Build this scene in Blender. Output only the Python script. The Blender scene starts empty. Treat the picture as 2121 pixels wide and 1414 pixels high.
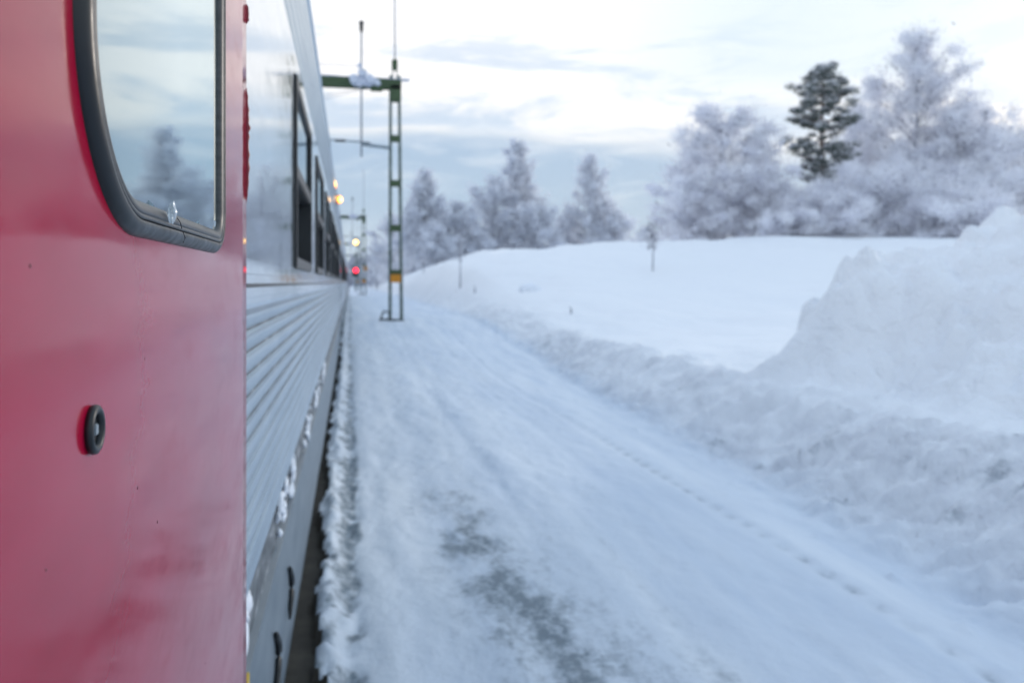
import bpy, bmesh, math, random
import numpy as np
from mathutils import Vector, Matrix

# ------------------------------------------------------------------ camera
S = bpy.context.scene
COL = S.collection
TH = math.atan(335.5 / 1650.0)          # yaw to the right of the train's axis
CT, ST = math.cos(TH), math.sin(TH)
CAMZ = 1.9                              # metres above the rails
F = 1650.0
cd = bpy.data.cameras.new('camera')
cam = bpy.data.objects.new('camera', cd); COL.objects.link(cam)
cam.location = (0, 0, CAMZ); cam.rotation_euler = (math.radians(90), 0, -TH)
cd.sensor_width = 36; cd.lens = 36 * F / 2121.0
cd.shift_y = -122.0 / 2121.0
cd.clip_start = 0.02; cd.clip_end = 3000
cd.dof.use_dof = True; cd.dof.focus_distance = 0.64; cd.dof.aperture_fstop = 7.6
S.camera = cam

def P(px, py, zc):
    """point seen at photo pixel px,py at depth zc"""
    xc = (px - 1060.5) / F * zc
    return Vector((xc * CT + zc * ST, zc * CT - xc * ST, CAMZ + (585 - py) / F * zc))

# ------------------------------------------------------------------ world
SUN_EL, SUN_AZ = math.radians(12), math.radians(52)   # azimuth measured from +Y towards +X
w = bpy.data.worlds.new('World'); S.world = w; w.use_nodes = True
nt = w.node_tree; N = nt.nodes; L = nt.links; N.clear()
def nd(t, **k):
    n = N.new(t)
    for a, b in k.items(): setattr(n, a, b)
    return n
def mth(op, a, b=None, c=None, clamp=False):
    n = N.new('ShaderNodeMath'); n.operation = op; n.use_clamp = clamp
    for i, v in enumerate((a, b, c)):
        if v is None: continue
        if isinstance(v, (int, float)): n.inputs[i].default_value = v
        else: L.new(v, n.inputs[i])
    return n.outputs[0]
def ramp(fac, stops, interp='EASE'):
    n = N.new('ShaderNodeValToRGB'); n.color_ramp.interpolation = interp
    e = n.color_ramp.elements
    while len(e) < len(stops): e.new(0.5)
    for i, (p, c) in enumerate(stops):
        e[i].position = p; e[i].color = (*c, 1) if len(c) == 3 else c
    L.new(fac, n.inputs[0]); return n.outputs[0]
def mixc(f, a, b):
    n = N.new('ShaderNodeMix'); n.data_type = 'RGBA'
    for sock, v in ((n.inputs[0], f), (n.inputs[6], a), (n.inputs[7], b)):
        if isinstance(v, (int, float)): sock.default_value = v
        elif isinstance(v, tuple): sock.default_value = (*v, 1)
        else: L.new(v, sock)
    return n.outputs[2]
tc = nd('ShaderNodeTexCoord'); sp = nd('ShaderNodeSeparateXYZ'); L.new(tc.outputs['Generated'], sp.inputs[0])
az = mth('ARCTAN2', sp.outputs[0], sp.outputs[1]); el = mth('ARCSINE', sp.outputs[2])
cx = nd('ShaderNodeCombineXYZ'); L.new(az, cx.inputs[0]); L.new(mth('MULTIPLY', el, 4.5), cx.inputs[1]); cx.inputs[2].default_value = 3.7
def noise(scale, detail, rough, dist=0.0, off=0):
    n = nd('ShaderNodeTexNoise'); n.inputs['Scale'].default_value = scale; n.inputs['Detail'].default_value = detail
    n.inputs['Roughness'].default_value = rough; n.inputs['Distortion'].default_value = dist
    a = nd('ShaderNodeVectorMath', operation='ADD'); L.new(cx.outputs[0], a.inputs[0]); a.inputs[1].default_value = (off, off * .7, off * .3)
    L.new(a.outputs[0], n.inputs['Vector']); return n.outputs['Fac']
n1 = noise(4.5, 7, .62, .5); n2 = noise(2.0, 4, .5, .2, 9); n3 = noise(8, 6, .62, .6, 21)
# warped elevation in degrees
eld = mth('MULTIPLY', el, 180 / math.pi)
# clouds' lower edge drops a little to the right
elw = mth('ADD', mth('ADD', eld, mth('MULTIPLY', mth('SUBTRACT', n2, .5), 5.0)), mth('MULTIPLY', az, 1.8))
t = mth('DIVIDE', elw, 90.0)
base = ramp(t, [(0.0, (.58, .70, .82)), (.03, (.55, .67, .80)), (.055, (.43, .56, .72)), (.105, (.41, .54, .71)),
                (.120, (.96, .96, .97)), (.16, (1.08, 1.06, 1.06)), (.24, (1.12, 1.12, 1.14)), (.42, (.68, .83, 1.04)), (.7, (.42, .62, .95)), (1.0, (.37, .56, .90))])
grey = ramp(n1, [(.44, (0, 0, 0)), (.60, (1, 1, 1))])
band = ramp(t, [(.10, (0, 0, 0)), (.125, (1, 1, 1)), (.175, (.8, .8, .8)), (.225, (0.1, 0.1, 0.1))])
c1 = mixc(mth('MULTIPLY', mth('MULTIPLY', grey, band), .85), base, (.56, .68, .84))
wisp = ramp(n3, [(.48, (0, 0, 0)), (.70, (1, 1, 1))])
low = ramp(t, [(.045, (0, 0, 0)), (.09, (1, 1, 1)), (.13, (1, 1, 1)), (.17, (0, 0, 0))])
c2 = mixc(mth('MULTIPLY', mth('MULTIPLY', wisp, low), .30), c1, (1.0, 1.02, 1.05))
# clearer, bluer sky to the right of the frame
rt = mth('MULTIPLY', ramp(mth('ADD', mth('MULTIPLY', az, 1.0), .3), [(.45, (0, 0, 0)), (.85, (1, 1, 1))]), ramp(t, [(.12, (0, 0, 0)), (.17, (1, 1, 1))]))
c3 = mixc(mth('MULTIPLY', rt, .75), c2, (.68, .81, .92))
sky = nd('ShaderNodeTexSky', sky_type='NISHITA', sun_disc=False, sun_elevation=SUN_EL, sun_rotation=SUN_AZ)
sk = nd('ShaderNodeVectorMath', operation='SCALE'); L.new(sky.outputs[0], sk.inputs[0]); sk.inputs[3].default_value = .10
c4 = mixc(.90, sk.outputs[0], c3)
bg = nd('ShaderNodeBackground'); L.new(c4, bg.inputs[0]); bg.inputs[1].default_value = 1.08
wo = nd('ShaderNodeOutputWorld'); L.new(bg.outputs[0], wo.inputs[0])

sd = bpy.data.lights.new('sun', 'SUN'); sd.energy = 1.1; sd.angle = math.radians(12); sd.color = (1, .90, .80)
so = bpy.data.objects.new('sun', sd); COL.objects.link(so)
sv = Vector((math.sin(SUN_AZ) * math.cos(SUN_EL), math.cos(SUN_AZ) * math.cos(SUN_EL), math.sin(SUN_EL)))
so.rotation_euler = sv.to_track_quat('Z', 'Y').to_euler()
S.view_settings.view_transform = 'Standard'; S.view_settings.look = 'None'
S.view_settings.exposure = 0.10; S.view_settings.gamma = 1

HAZE = .0008
# ------------------------------------------------------------------ noise in numpy
RNG = np.random.RandomState(5)
TAB = RNG.rand(256, 256)
def vn(x, y, s=0):
    x = np.asarray(x, float) + s * 17.3; y = np.asarray(y, float) + s * 31.7
    xi = np.floor(x).astype(int); yi = np.floor(y).astype(int); fx = x - xi; fy = y - yi
    fx = fx * fx * (3 - 2 * fx); fy = fy * fy * (3 - 2 * fy)
    g = lambda a, b: TAB[a % 256, b % 256]
    return (g(xi, yi) * (1 - fx) + g(xi + 1, yi) * fx) * (1 - fy) + (g(xi, yi + 1) * (1 - fx) + g(xi + 1, yi + 1) * fx) * fy - .5
def fbm(x, y, o=4, s=0, r=.5):
    a = 1.0; f = 1.0; t_ = 0
    for i in range(o):
        t_ = t_ + a * vn(x * f, y * f, s + i * 3.1); a *= r; f *= 2.03
    return t_
def ss(t_):
    t_ = np.clip(t_, 0, 1); return t_ * t_ * (3 - 2 * t_)

# ------------------------------------------------------------------ materials
def mat(name, color=(.5, .5, .5), rough=.5, metal=0.0, **k):
    m = bpy.data.materials.new(name); m.use_nodes = True
    b = m.node_tree.nodes['Principled BSDF']
    b.inputs['Base Color'].default_value = (*color, 1); b.inputs['Roughness'].default_value = rough; b.inputs['Metallic'].default_value = metal
    for a, v in k.items(): b.inputs[a.replace('_', ' ')].default_value = v
    return m
def nodes_of(m): return m.node_tree.nodes, m.node_tree.links, m.node_tree.nodes['Principled BSDF']
def add_noise(m, scale, stops=None, to='Base Color', detail=4, rough=.6, stretch=(1, 1, 1), coord='Object', bump=None, bdist=.01):
    n_, l_, b = nodes_of(m)
    t1 = n_.new('ShaderNodeTexCoord'); mp = n_.new('ShaderNodeMapping'); mp.inputs['Scale'].default_value = stretch
    l_.new(t1.outputs[coord], mp.inputs[0]); nn = n_.new('ShaderNodeTexNoise')
    nn.inputs['Scale'].default_value = scale; nn.inputs['Detail'].default_value = detail; nn.inputs['Roughness'].default_value = rough
    l_.new(mp.outputs[0], nn.inputs['Vector'])
    if stops:
        r = n_.new('ShaderNodeValToRGB'); e = r.color_ramp.elements
        while len(e) < len(stops): e.new(.5)
        for i, (p, c) in enumerate(stops): e[i].position = p; e[i].color = (*c, 1) if isinstance(c, tuple) else (c, c, c, 1)
        l_.new(nn.outputs['Fac'], r.inputs[0]); l_.new(r.outputs[0], b.inputs[to])
    if bump:
        bp = n_.new('ShaderNodeBump'); bp.inputs['Strength'].default_value = bump; bp.inputs['Distance'].default_value = bdist
        l_.new(nn.outputs['Fac'], bp.inputs['Height'])
        if b.inputs['Normal'].is_linked: l_.new(b.inputs['Normal'].links[0].from_socket, bp.inputs['Normal'])
        l_.new(bp.outputs[0], b.inputs['Normal'])
    return nn.outputs['Fac']

M = {}
# red door paint: lacquer over red, thin road film
m = M['red'] = mat('red_paint', (.45, .004, .028), .16, 0, IOR=1.38, Coat_Weight=.10, Coat_Roughness=.03)
add_noise(m, 5, [(.3, (.31, .002, .024)), (.7, (.39, .004, .036))], stretch=(1, 1, 2), bump=.07, bdist=.004)
add_noise(m, 9, [(.35, .05), (.7, .20)], 'Roughness', stretch=(1, 1, 2.5), detail=5)
add_noise(m, 160, None, detail=2, bump=.015, bdist=.0003)
M['redmatt'] = mat('red_edge_paint', (.22, .008, .022), .35)
# steel of the coach side
m = M['steel'] = mat('brushed_steel', (.62, .69, .74), .16, .85)
add_noise(m, 3, [(.3, (.56, .63, .68)), (.7, (.68, .74, .78))], stretch=(1, .6, 3), bump=.04, bdist=.004)
add_noise(m, 6, [(.3, .04), (.7, .15)], 'Roughness', stretch=(1, 1, 4))
m = M['flute'] = mat('fluted_steel', (.44, .52, .58), .24, .8)
add_noise(m, 4, [(.3, (.30, .38, .45)), (.7, (.42, .50, .56))], stretch=(1, .5, 3))
m = M['skirt'] = mat('skirt_paint', (.17, .22, .26), .38, .2)
add_noise(m, 5, [(.3, (.09, .125, .16)), (.7, (.18, .22, .25))], stretch=(1, .6, 2))
m = M['grime_groove_dark'] = mat('grimy_sill_dark_groove', (.10, .12, .14), .7)
add_noise(m, 14, [(.35, (.06, .075, .09)), (.55, (.15, .17, .19)), (.72, (.5, .53, .58))], stretch=(1, .5, 1.5), detail=5)
M['roof'] = mat('roof_paint', (.35, .38, .40), .5)
m = M['rubber'] = mat('black_rubber', (.008, .011, .014), .36, Specular_IOR_Level=.5)
add_noise(m, 60, [(.3, .28), (.7, .46)], 'Roughness', bump=.03, bdist=.0005)
m = M['rubber_worn'] = mat('worn_rubber_lip', (.060, .066, .072), .40, Specular_IOR_Level=.6)
add_noise(m, 30, [(.38, (.018, .022, .026)), (.6, (.05, .052, .055)), (.8, (.12, .108, .10))], stretch=(1, .6, 3))
M['black'] = mat('black_trim', (.012, .014, .016), .45)
M['dark'] = mat('dark_interior', (.02, .024, .028), .8)
# coated window glass: mirror-like at a shallow angle, dark interior behind
def glass(name, lo, hi, tint, inner=(.012, .02, .026)):
    m = bpy.data.materials.new(name); m.use_nodes = True; n_ = m.node_tree.nodes; l_ = m.node_tree.links; n_.clear()
    o = n_.new('ShaderNodeOutputMaterial'); mx = n_.new('ShaderNodeMixShader'); g = n_.new('ShaderNodeBsdfGlossy'); d = n_.new('ShaderNodeBsdfDiffuse')
    g.inputs['Color'].default_value = (*tint, 1); d.inputs['Color'].default_value = (*inner, 1)
    lw = n_.new('ShaderNodeFresnel'); lw.inputs['IOR'].default_value = 1.9
    mr = n_.new('ShaderNodeMapRange'); mr.inputs['From Min'].default_value = .05; mr.inputs['From Max'].default_value = .40
    mr.inputs['To Min'].default_value = lo; mr.inputs['To Max'].default_value = hi
    t1 = n_.new('ShaderNodeTexCoord'); nn = n_.new('ShaderNodeTexNoise'); nn.inputs['Scale'].default_value = 14; nn.inputs['Detail'].default_value = 4
    mp = n_.new('ShaderNodeMapping'); mp.inputs['Scale'].default_value = (1, 1, .35)
    l_.new(t1.outputs['Object'], mp.inputs[0]); l_.new(mp.outputs[0], nn.inputs['Vector'])
    rr = n_.new('ShaderNodeMapRange'); rr.inputs['From Min'].default_value = .35; rr.inputs['From Max'].default_value = .7; rr.inputs['To Min'].default_value = .015; rr.inputs['To Max'].default_value = .07
    l_.new(nn.outputs['Fac'], rr.inputs['Value']); l_.new(rr.outputs[0], g.inputs['Roughness'])
    bp = n_.new('ShaderNodeBump'); bp.inputs['Strength'].default_value = .03; bp.inputs['Distance'].default_value = .002; l_.new(nn.outputs['Fac'], bp.inputs['Height'])
    l_.new(bp.outputs[0], g.inputs['Normal'])
    l_.new(lw.outputs[0], mr.inputs['Value']); l_.new(mr.outputs[0], mx.inputs[0]); l_.new(d.outputs[0], mx.inputs[1]); l_.new(g.outputs[0], mx.inputs[2]); l_.new(mx.outputs[0], o.inputs[0])
    return m
M['glass'] = glass('coated_glass', .3, .80, (.86, .96, .98))
M['glass2'] = glass('coach_glass', .25, .75, (.85, .93, .97))
M['ice'] = mat('ice', (.75, .82, .88), .12, 0, Transmission_Weight=.55, IOR=1.31)
m = M['green'] = mat('green_mast_paint', (.045, .085, .035), .55); add_noise(m, 6, [(.3, (.022, .055, .016)), (.7, (.050, .095, .032))])
m = M['frosted_steel'] = mat('frosted_steel', (.16, .20, .20), .6); add_noise(m, 7, [(.35, (.045, .075, .05)), (.65, (.17, .21, .21))])
M['galv'] = mat('galvanised_metal', (.28, .33, .37), .5, .4)
M['wire'] = mat('wire_metal', (.30, .32, .36), .6)
M['frostwhite'] = mat('rime', (.62, .66, .76), .9)
m = M['orange'] = mat('orange_plate', (.62, .24, .004), .5)
M['yellow'] = mat('yellow_mark', (.55, .38, .04), .5)
m = M['concrete'] = mat('concrete', (.16, .16, .16), .9)
m = M['bark'] = mat('birch_bark', (.13, .125, .14), .9); add_noise(m, 3, [(.3, (.12, .12, .15)), (.7, (.50, .51, .58))])
m = M['pinebark'] = mat('pine_bark', (.16, .075, .045), .9); add_noise(m, 3, [(.3, (.08, .05, .04)), (.7, (.22, .11, .07))])
m = M['frost'] = mat('frosted_twigs', (.85, .87, .93), .9, Specular_IOR_Level=.1, Subsurface_Weight=0); add_noise(m, .9, [(.3, (.84, .84, .90)), (.65, (.96, .96, .98))])
m = M['frost_far'] = mat('far_hazed_frost', (.75, .78, .86), .9); add_noise(m, .6, [(.3, (.80, .82, .88)), (.7, (.92, .93, .96))])  # distance haze put into the far trees' frost colour
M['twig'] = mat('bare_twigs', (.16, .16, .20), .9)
M['twig_far'] = mat('far_hazed_twigs', (.42, .44, .50), .9)  # far bare twigs paled in colour to carry the haze
for k_ in ('frost', 'frost_far'):
    n_, l_, b = nodes_of(M[k_]); o_ = [q for q in n_ if q.type == 'OUTPUT_MATERIAL'][0]; tr_ = n_.new('ShaderNodeBsdfTranslucent'); mx_ = n_.new('ShaderNodeMixShader'); mx_.inputs[0].default_value = .50
    l_.new(b.inputs['Base Color'].links[0].from_socket, tr_.inputs[0]); l_.new(b.outputs[0], mx_.inputs[1]); l_.new(tr_.outputs[0], mx_.inputs[2]); l_.new(mx_.outputs[0], o_.inputs[0])
M['needle'] = mat('pine_needles', (.030, .055, .038), .8)
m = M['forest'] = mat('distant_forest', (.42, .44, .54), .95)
def emis(name, c, s):
    m = bpy.data.materials.new(name); m.use_nodes = True; b = m.node_tree.nodes['Principled BSDF']
    b.inputs['Base Color'].default_value = (*c, 1); b.inputs['Emission Color'].default_value = (*c, 1); b.inputs['Emission Strength'].default_value = s; return m
M['lamp_orange'] = emis('orange_lamp_light', (1, .27, .008), 4)
M['lamp_core'] = emis('yellow_lamp_light', (1, .55, .12), 9)
M['lamp_red'] = emis('red_signal_light', (1, .015, .04), 7)

# snow with grit and painted shadow mask (attribute) and fine bump
m = M['snow'] = mat('snow', (.86, .90, .97), .65, 0, Specular_IOR_Level=.3)
n_, l_, b = nodes_of(m)
at = n_.new('ShaderNodeAttribute'); at.attribute_name = 'grit_shade'
sep = n_.new('ShaderNodeSeparateColor'); l_.new(at.outputs['Color'], sep.inputs[0])
t1 = n_.new('ShaderNodeTexCoord')
def sn(scale, detail, stretch=(1, 1, 1)):
    mp = n_.new('ShaderNodeMapping'); mp.inputs['Scale'].default_value = stretch; l_.new(t1.outputs['Object'], mp.inputs[0])
    x = n_.new('ShaderNodeTexNoise'); x.inputs['Scale'].default_value = scale; x.inputs['Detail'].default_value = detail; x.inputs['Roughness'].default_value = .62
    l_.new(mp.outputs[0], x.inputs['Vector']); return x.outputs['Fac']
nA = sn(6, 6); nB = sn(28, 5); nC = sn(2.4, 6, (1, .11, 1))
def mm(op, a, b_=None, clamp=False):
    x = n_.new('ShaderNodeMath'); x.operation = op; x.use_clamp = clamp
    for i, v in enumerate((a, b_)):
        if v is None: continue
        if isinstance(v, (int, float)): x.inputs[i].default_value = v
        else: l_.new(v, x.inputs[i])
    return x.outputs[0]
def mc(f, a, b_):
    x = n_.new('ShaderNodeMix'); x.data_type = 'RGBA'
    for s_, v in ((x.inputs[0], f), (x.inputs[6], a), (x.inputs[7], b_)):
        if isinstance(v, (int, float)): s_.default_value = v
        elif isinstance(v, tuple): s_.default_value = (*v, 1)
        else: l_.new(v, s_)
    return x.outputs[2]
packed = mc(mm('MULTIPLY', mm('SUBTRACT', nC, .33), 2.6, True), (.62, .69, .79), (.82, .86, .91))
colr = mc(sep.outputs[2], (.89, .905, .93), packed)             # B: trodden and ploughed
# R: pressed grit, rut streaks and painted bank shadows, broken up by noise
nD = sn(15, 6, (1, .5, 1))
g1 = mm('MULTIPLY', mm('SUBTRACT', mm('ADD', mm('ADD', mm('MULTIPLY', nD, .6), mm('MULTIPLY', nB, .4)), mm('MULTIPLY', sep.outputs[0], .24)), .575), 3.8, True)
g2 = mm('ADD', mm('MULTIPLY', g1, mm('MULTIPLY', sep.outputs[0], 1.4, True)), mm('MULTIPLY', sep.outputs[0], .24), True)
colr = mc(mm('MULTIPLY', g2, .85), colr, (.13, .17, .20))
# G: brownish dust of the ploughed bank
g3 = mm('MULTIPLY', sep.outputs[1], mm('MULTIPLY', mm('SUBTRACT', nA, .25), 1.6, True))
colr = mc(mm('MULTIPLY', g3, .80), colr, (.50, .51, .57))
l_.new(colr, b.inputs['Base Color'])
bp = n_.new('ShaderNodeBump'); bp.inputs['Strength'].default_value = .55; bp.inputs['Distance'].default_value = .03; l_.new(nA, bp.inputs['Height'])
bp2 = n_.new('ShaderNodeBump'); bp2.inputs['Strength'].default_value = .4; bp2.inputs['Distance'].default_value = .008; l_.new(nB, bp2.inputs['Height']); l_.new(bp.outputs[0], bp2.inputs['Normal'])
nE = sn(2.6, 5); bp3 = n_.new('ShaderNodeBump'); bp3.inputs['Distance'].default_value = .16; l_.new(nE, bp3.inputs['Height']); l_.new(bp2.outputs[0], bp3.inputs['Normal'])
at2 = n_.new('ShaderNodeAttribute'); at2.attribute_name = 'clods'; l_.new(mm('MULTIPLY', at2.outputs['Fac'], .8), bp3.inputs['Strength'])
l_.new(bp3.outputs[0], b.inputs['Normal'])
M['plainsnow'] = mat('loose_snow', (.84, .88, .95), .7); add_noise(M['plainsnow'], 20, None, bump=.5, bdist=.01)
m = M['edgestone'] = mat('platform_edge_stone', (.075, .065, .05), .7); add_noise(m, 8, [(.3, (.05, .045, .035)), (.7, (.11, .095, .075))])  # dark brown stone along the platform edge
m = M['ballast'] = mat('ballast', (.10, .10, .10), .9); add_noise(m, 25, [(.3, (.04, .04, .045)), (.7, (.22, .22, .23))], bump=.8, bdist=.05)

# ------------------------------------------------------------------ object helpers
def tag(o, label=None, cat=None, group=None, kind=None):
    if label: o['label'] = label
    if cat: o['category'] = cat
    if group: o['group'] = group
    if kind: o['kind'] = kind
    return o
def empty(name, loc=(0, 0, 0), **k):
    o = bpy.data.objects.new(name, None); COL.objects.link(o); o.location = loc; o.empty_display_size = .1
    return tag(o, **k)
def meshobj(name, verts, faces, mats, parent=None, smooth=False, midx=None, loc=None):
    me = bpy.data.meshes.new(name); me.from_pydata([tuple(v) for v in verts], [], faces)
    for mm_ in (mats if isinstance(mats, list) else [mats]): me.materials.append(mm_)
    if midx is not None: me.polygons.foreach_set('material_index', np.asarray(midx, dtype=np.int32))
    if smooth: me.polygons.foreach_set('use_smooth', [True] * len(me.polygons))
    me.validate(); me.update()
    o = bpy.data.objects.new(name, me); COL.objects.link(o)
    if parent: o.parent = parent
    if loc: o.location = loc
    return o
class MB:
    def __init__(s): s.v = []; s.f = []; s.m = []
    def add(s, v, f, m=0):
        k = len(s.v); s.v += [tuple(a) for a in v]; s.f += [tuple(i + k for i in q) for q in f]; s.m += [m] * len(f); return s
    def box(s, x0, x1, y0, y1, z0, z1, m=0, bev=0.0):
        if bev:
            b = bmesh.new(); bmesh.ops.create_cube(b, size=1)
            for v in b.verts: v.co = Vector((x0 + (v.co.x + .5) * (x1 - x0), y0 + (v.co.y + .5) * (y1 - y0), z0 + (v.co.z + .5) * (z1 - z0)))
            bmesh.ops.bevel(b, geom=b.edges[:], offset=bev, segments=2, affect='EDGES')
            b.verts.index_update(); s.add([v.co[:] for v in b.verts], [[v.index for v in f.verts] for f in b.faces], m); b.free(); return s
        v = [(x, y, z) for x in (x0, x1) for y in (y0, y1) for z in (z0, z1)]
        return s.add(v, [(0, 1, 3, 2), (4, 6, 7, 5), (0, 4, 5, 1), (2, 3, 7, 6), (0, 2, 6, 4), (1, 5, 7, 3)], m)
    def tube(s, pts, rad, n=8, m=0, cap=True):
        pts = [Vector(p) for p in pts]; R = rad if isinstance(rad, (list, tuple)) else [rad] * len(pts)
        V = []; Fc = []; up = Vector((0, 0, 1))
        for i, p in enumerate(pts):
            d = (pts[min(i + 1, len(pts) - 1)] - pts[max(i - 1, 0)]).normalized()
            a = d.cross(up) if abs(d.z) < .95 else d.cross(Vector((0, 1, 0))); a.normalize(); c = d.cross(a)
            for k in range(n):
                q = 2 * math.pi * k / n; V.append(p + (a * math.cos(q) + c * math.sin(q)) * R[i])
        for i in range(len(pts) - 1):
            for k in range(n): Fc.append((i * n + k, i * n + (k + 1) % n, (i + 1) * n + (k + 1) % n, (i + 1) * n + k))
        if cap: Fc += [tuple(range(n - 1, -1, -1)), tuple(range((len(pts) - 1) * n, len(pts) * n))]
        return s.add(V, Fc, m)
    def lathe(s, c, prof, n=14, m=0, axis='z'):
        """prof: (radius, height) along axis"""
        V = []; Fc = []
        for r, h in prof:
            for k in range(n):
                q = 2 * math.pi * k / n; a, b_ = r * math.cos(q), r * math.sin(q)
                V.append((c[0] + a, c[1] + b_, c[2] + h) if axis == 'z' else (c[0] + h, c[1] + a, c[2] + b_) if axis == 'x' else (c[0] + a, c[1] + h, c[2] + b_))
        for i in range(len(prof) - 1):
            for k in range(n): Fc.append((i * n + k, i * n + (k + 1) % n, (i + 1) * n + (k + 1) % n, (i + 1) * n + k))
        Fc += [tuple(range(n - 1, -1, -1)), tuple(range((len(prof) - 1) * n, len(prof) * n))]
        return s.add(V, Fc, m)
    def lump(s, c, r, seed=0, m=0, sub=2, amp=.35):
        b = bmesh.new(); bmesh.ops.create_icosphere(b, subdivisions=sub, radius=1); rr = random.Random(seed)
        o = [rr.uniform(0, 99) for _ in range(3)]
        for v in b.verts:
            n_ = float(vn(v.co.x * 1.6 + o[0] + v.co.z, v.co.y * 1.6 + o[1] - v.co.z * .7)) + .5 * float(vn(v.co.x * 3.7 + o[2], v.co.z * 3.7 + v.co.y * 3))
            k = 1 + amp * n_ * 2
            v.co = Vector((c[0] + v.co.x * r[0] * k, c[1] + v.co.y * r[1] * k, c[2] + v.co.z * r[2] * k))
        b.verts.index_update(); s.add([v.co[:] for v in b.verts], [[v.index for v in f.verts] for f in b.faces], m); b.free(); return s
    def build(s, name, mats, parent=None, smooth=False, loc=None): return meshobj(name, s.v, s.f, mats, parent, smooth, s.m, loc)

# ------------------------------------------------------------------ ground
def depth(x, y): return y * CT + x * ST
def height(x, y, detail=True):
    x = np.asarray(x, float); y = np.asarray(y, float)
    plat = -1.55 + .45 * ss((y - 12) / 11) + 0 * x
    # field rising behind the bank
    hc = np.interp(x, [2.6, 4.3, 7.4, 15.4, 27, 60, 120], [-.6, .70, 1.77, 2.26, 2.75, 3.6, 4.0])
    lo = -1.27 + .04 * np.clip(x - 4, 0, 40)
    fld = lo + (hc - lo) * ss((y - 13) / 32.0)
    fld = np.where(y > 46, fld - .016 * (y - 46), fld)
    fld = np.maximum(fld, -1.1)
    fld = fld + (.40 * fbm(x / 4.0, y / 5.0, 3, 4) + .09 * fbm((x + .5 * y) / .9, y / 1.6, 3, 6)) * ss((x - 4.0) / 2)
    bx = 2.95 + .18 * fbm(y / 3.0, y * 0 + 2, 3, 7) + .05 * np.clip(y - 4, 0, 12) + .0 * x
    bw = 1.15 + .04 * np.clip(y - 8, 0, 20)
    k = ss((x - bx) / bw)
    z = plat * (1 - k) + fld * k
    # ploughed bank
    bt = (x - bx - .85) / .45
    nearb = 1 - .5 * ss((y - 15) / 25)
    z = z + (.10 + .16 * fbm(y / 1.3, x / 1.3, 3, 9)) * np.exp(-bt * bt) * nearb
    # big heap pushed up on the right
    wob = fbm(x / .8, y / .8, 3, 13)
    my = 1 - ss((y - 7.75 - .9 * wob + .22 * (x - 4.4)) / .75)
    wd_ = .80 + 1.5 * ss((7.9 - y) / 2.0)
    wob2 = .34 * vn(y / .55, x / .9, 33) + .08 * vn(y / .2, x / .3, 35)
    rise = (1.16 + .12 * vn(x / .5, y / .8, 37)) * ss((x - 4.22 - .35 * wob - wob2) / wd_) + .74 * ss((x - 4.8) / 3.4)
    low_ = ss((y + 6) / 5)
    z = z + my * rise * low_
    cl = np.abs(vn((x + .3 * y) / .42, y / .46, 25)) + .5 * np.abs(vn(x / .20, (y + .2 * x) / .22, 27)) + .25 * np.abs(vn(x / .11, y / .11, 29))
    cl2 = np.abs(vn((x + .3 * y) / .36 + .8 * wob, y / .40, 25)) + .5 * np.abs(vn(x / .17, (y + .2 * x) / .19, 27)) + .12 * vn(x / .08, y / .09, 29)
    lum = .20 * fbm(x / .75 + y / 1.5, y / .8, 3, 21, .5) + .56 * cl2 - .16
    z = z + my * ss((x - 4.3) / .6) * lum
    if detail:
        onp = (1 - ss((x - bx + .1) / .3)) * ss((x + .0) / .15)
        rough = ss((x - bx + .2) / .35) * (1 - .75 * ss((x - bx - 1.0) / .6)) * (1 - ss((x - bx - 1.9) / .8)) * (1 - .6 * ss((y - 20) / 20))
        z = z + rough * (.16 * fbm((x + .6 * y) / .22, (y - .3 * x) / .40, 4, 31, .6))
        lumps = np.clip(fbm(x / .10, y / .13, 2, 61), .28, 1) - .28
        z = z + ss((x - bx + .45) / .3) * (1 - ss((x - bx - .9) / .5)) * lumps * .10
        # furrows and wheel tracks along the platform
        wx = x + .10 * fbm(y / 4.0, y * 0, 2, 41)
        z = z + onp * (.009 * fbm(wx / .20, y / 2.5, 3, 43) + .014 * fbm(x / .16, y / .34, 4, 47, .6) + .035 * fbm(x / .8, y / 3, 3, 51))
        tx = 2.42 + .05 * np.sin(y / 3) ; tr = np.exp(-((x - tx) / .045) ** 2)
        z = z - onp * tr * (.012 + .007 * np.sin(y * 2 * math.pi / .22))
        for cx_, wd in ((1.45, .10), (1.1, .07), (.55, .09), (1.95, .05)):
            z = z - onp * .006 * np.exp(-((wx - cx_) / wd) ** 2)
        # crusty ridge by the platform edge
        rg = np.exp(-((x + .10 + .03 * ss((y - 3) / 4)) / .06) ** 2)
        z = z + rg * (.030 + .075 * fbm(x / .10, y / .15, 3, 71, .45) + .05 * np.abs(vn(x / .07, y / .09, 73))) * (1 - .6 * ss((y - 10) / 15))
        fr = np.exp(-((x - .0) / .05) ** 2)
        z = z - fr * (.018 + .05 * fbm(x / .06, y / .10, 3, 77, .45)) * (1 - .7 * ss((y - 10) / 12))
        z = z + .05 * fbm(x / .9, y / 1.2, 4, 81) * ss((x - 4.2) / 1)
    edge = -.12 - .085 * ss((y - 2.5) / 4) + .07 * fbm(y / .26, y * 0 + 1.5, 3, 91, .45)
    z = np.where(x < edge, -1.625, z)
    z = np.where(x < -.30, -2.25, z)
    z = np.where(x < -4.0, -2.25 + 1.2 * ss((-4.0 - x) / 2.0) + 1.4 * ss((-x - 8) / 30) + .3 * fbm(x / 6, y / 9, 3, 95), z)
    return z + CAMZ
def hz(x, y): return float(height(np.array([x]), np.array([y]))[0])

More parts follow.
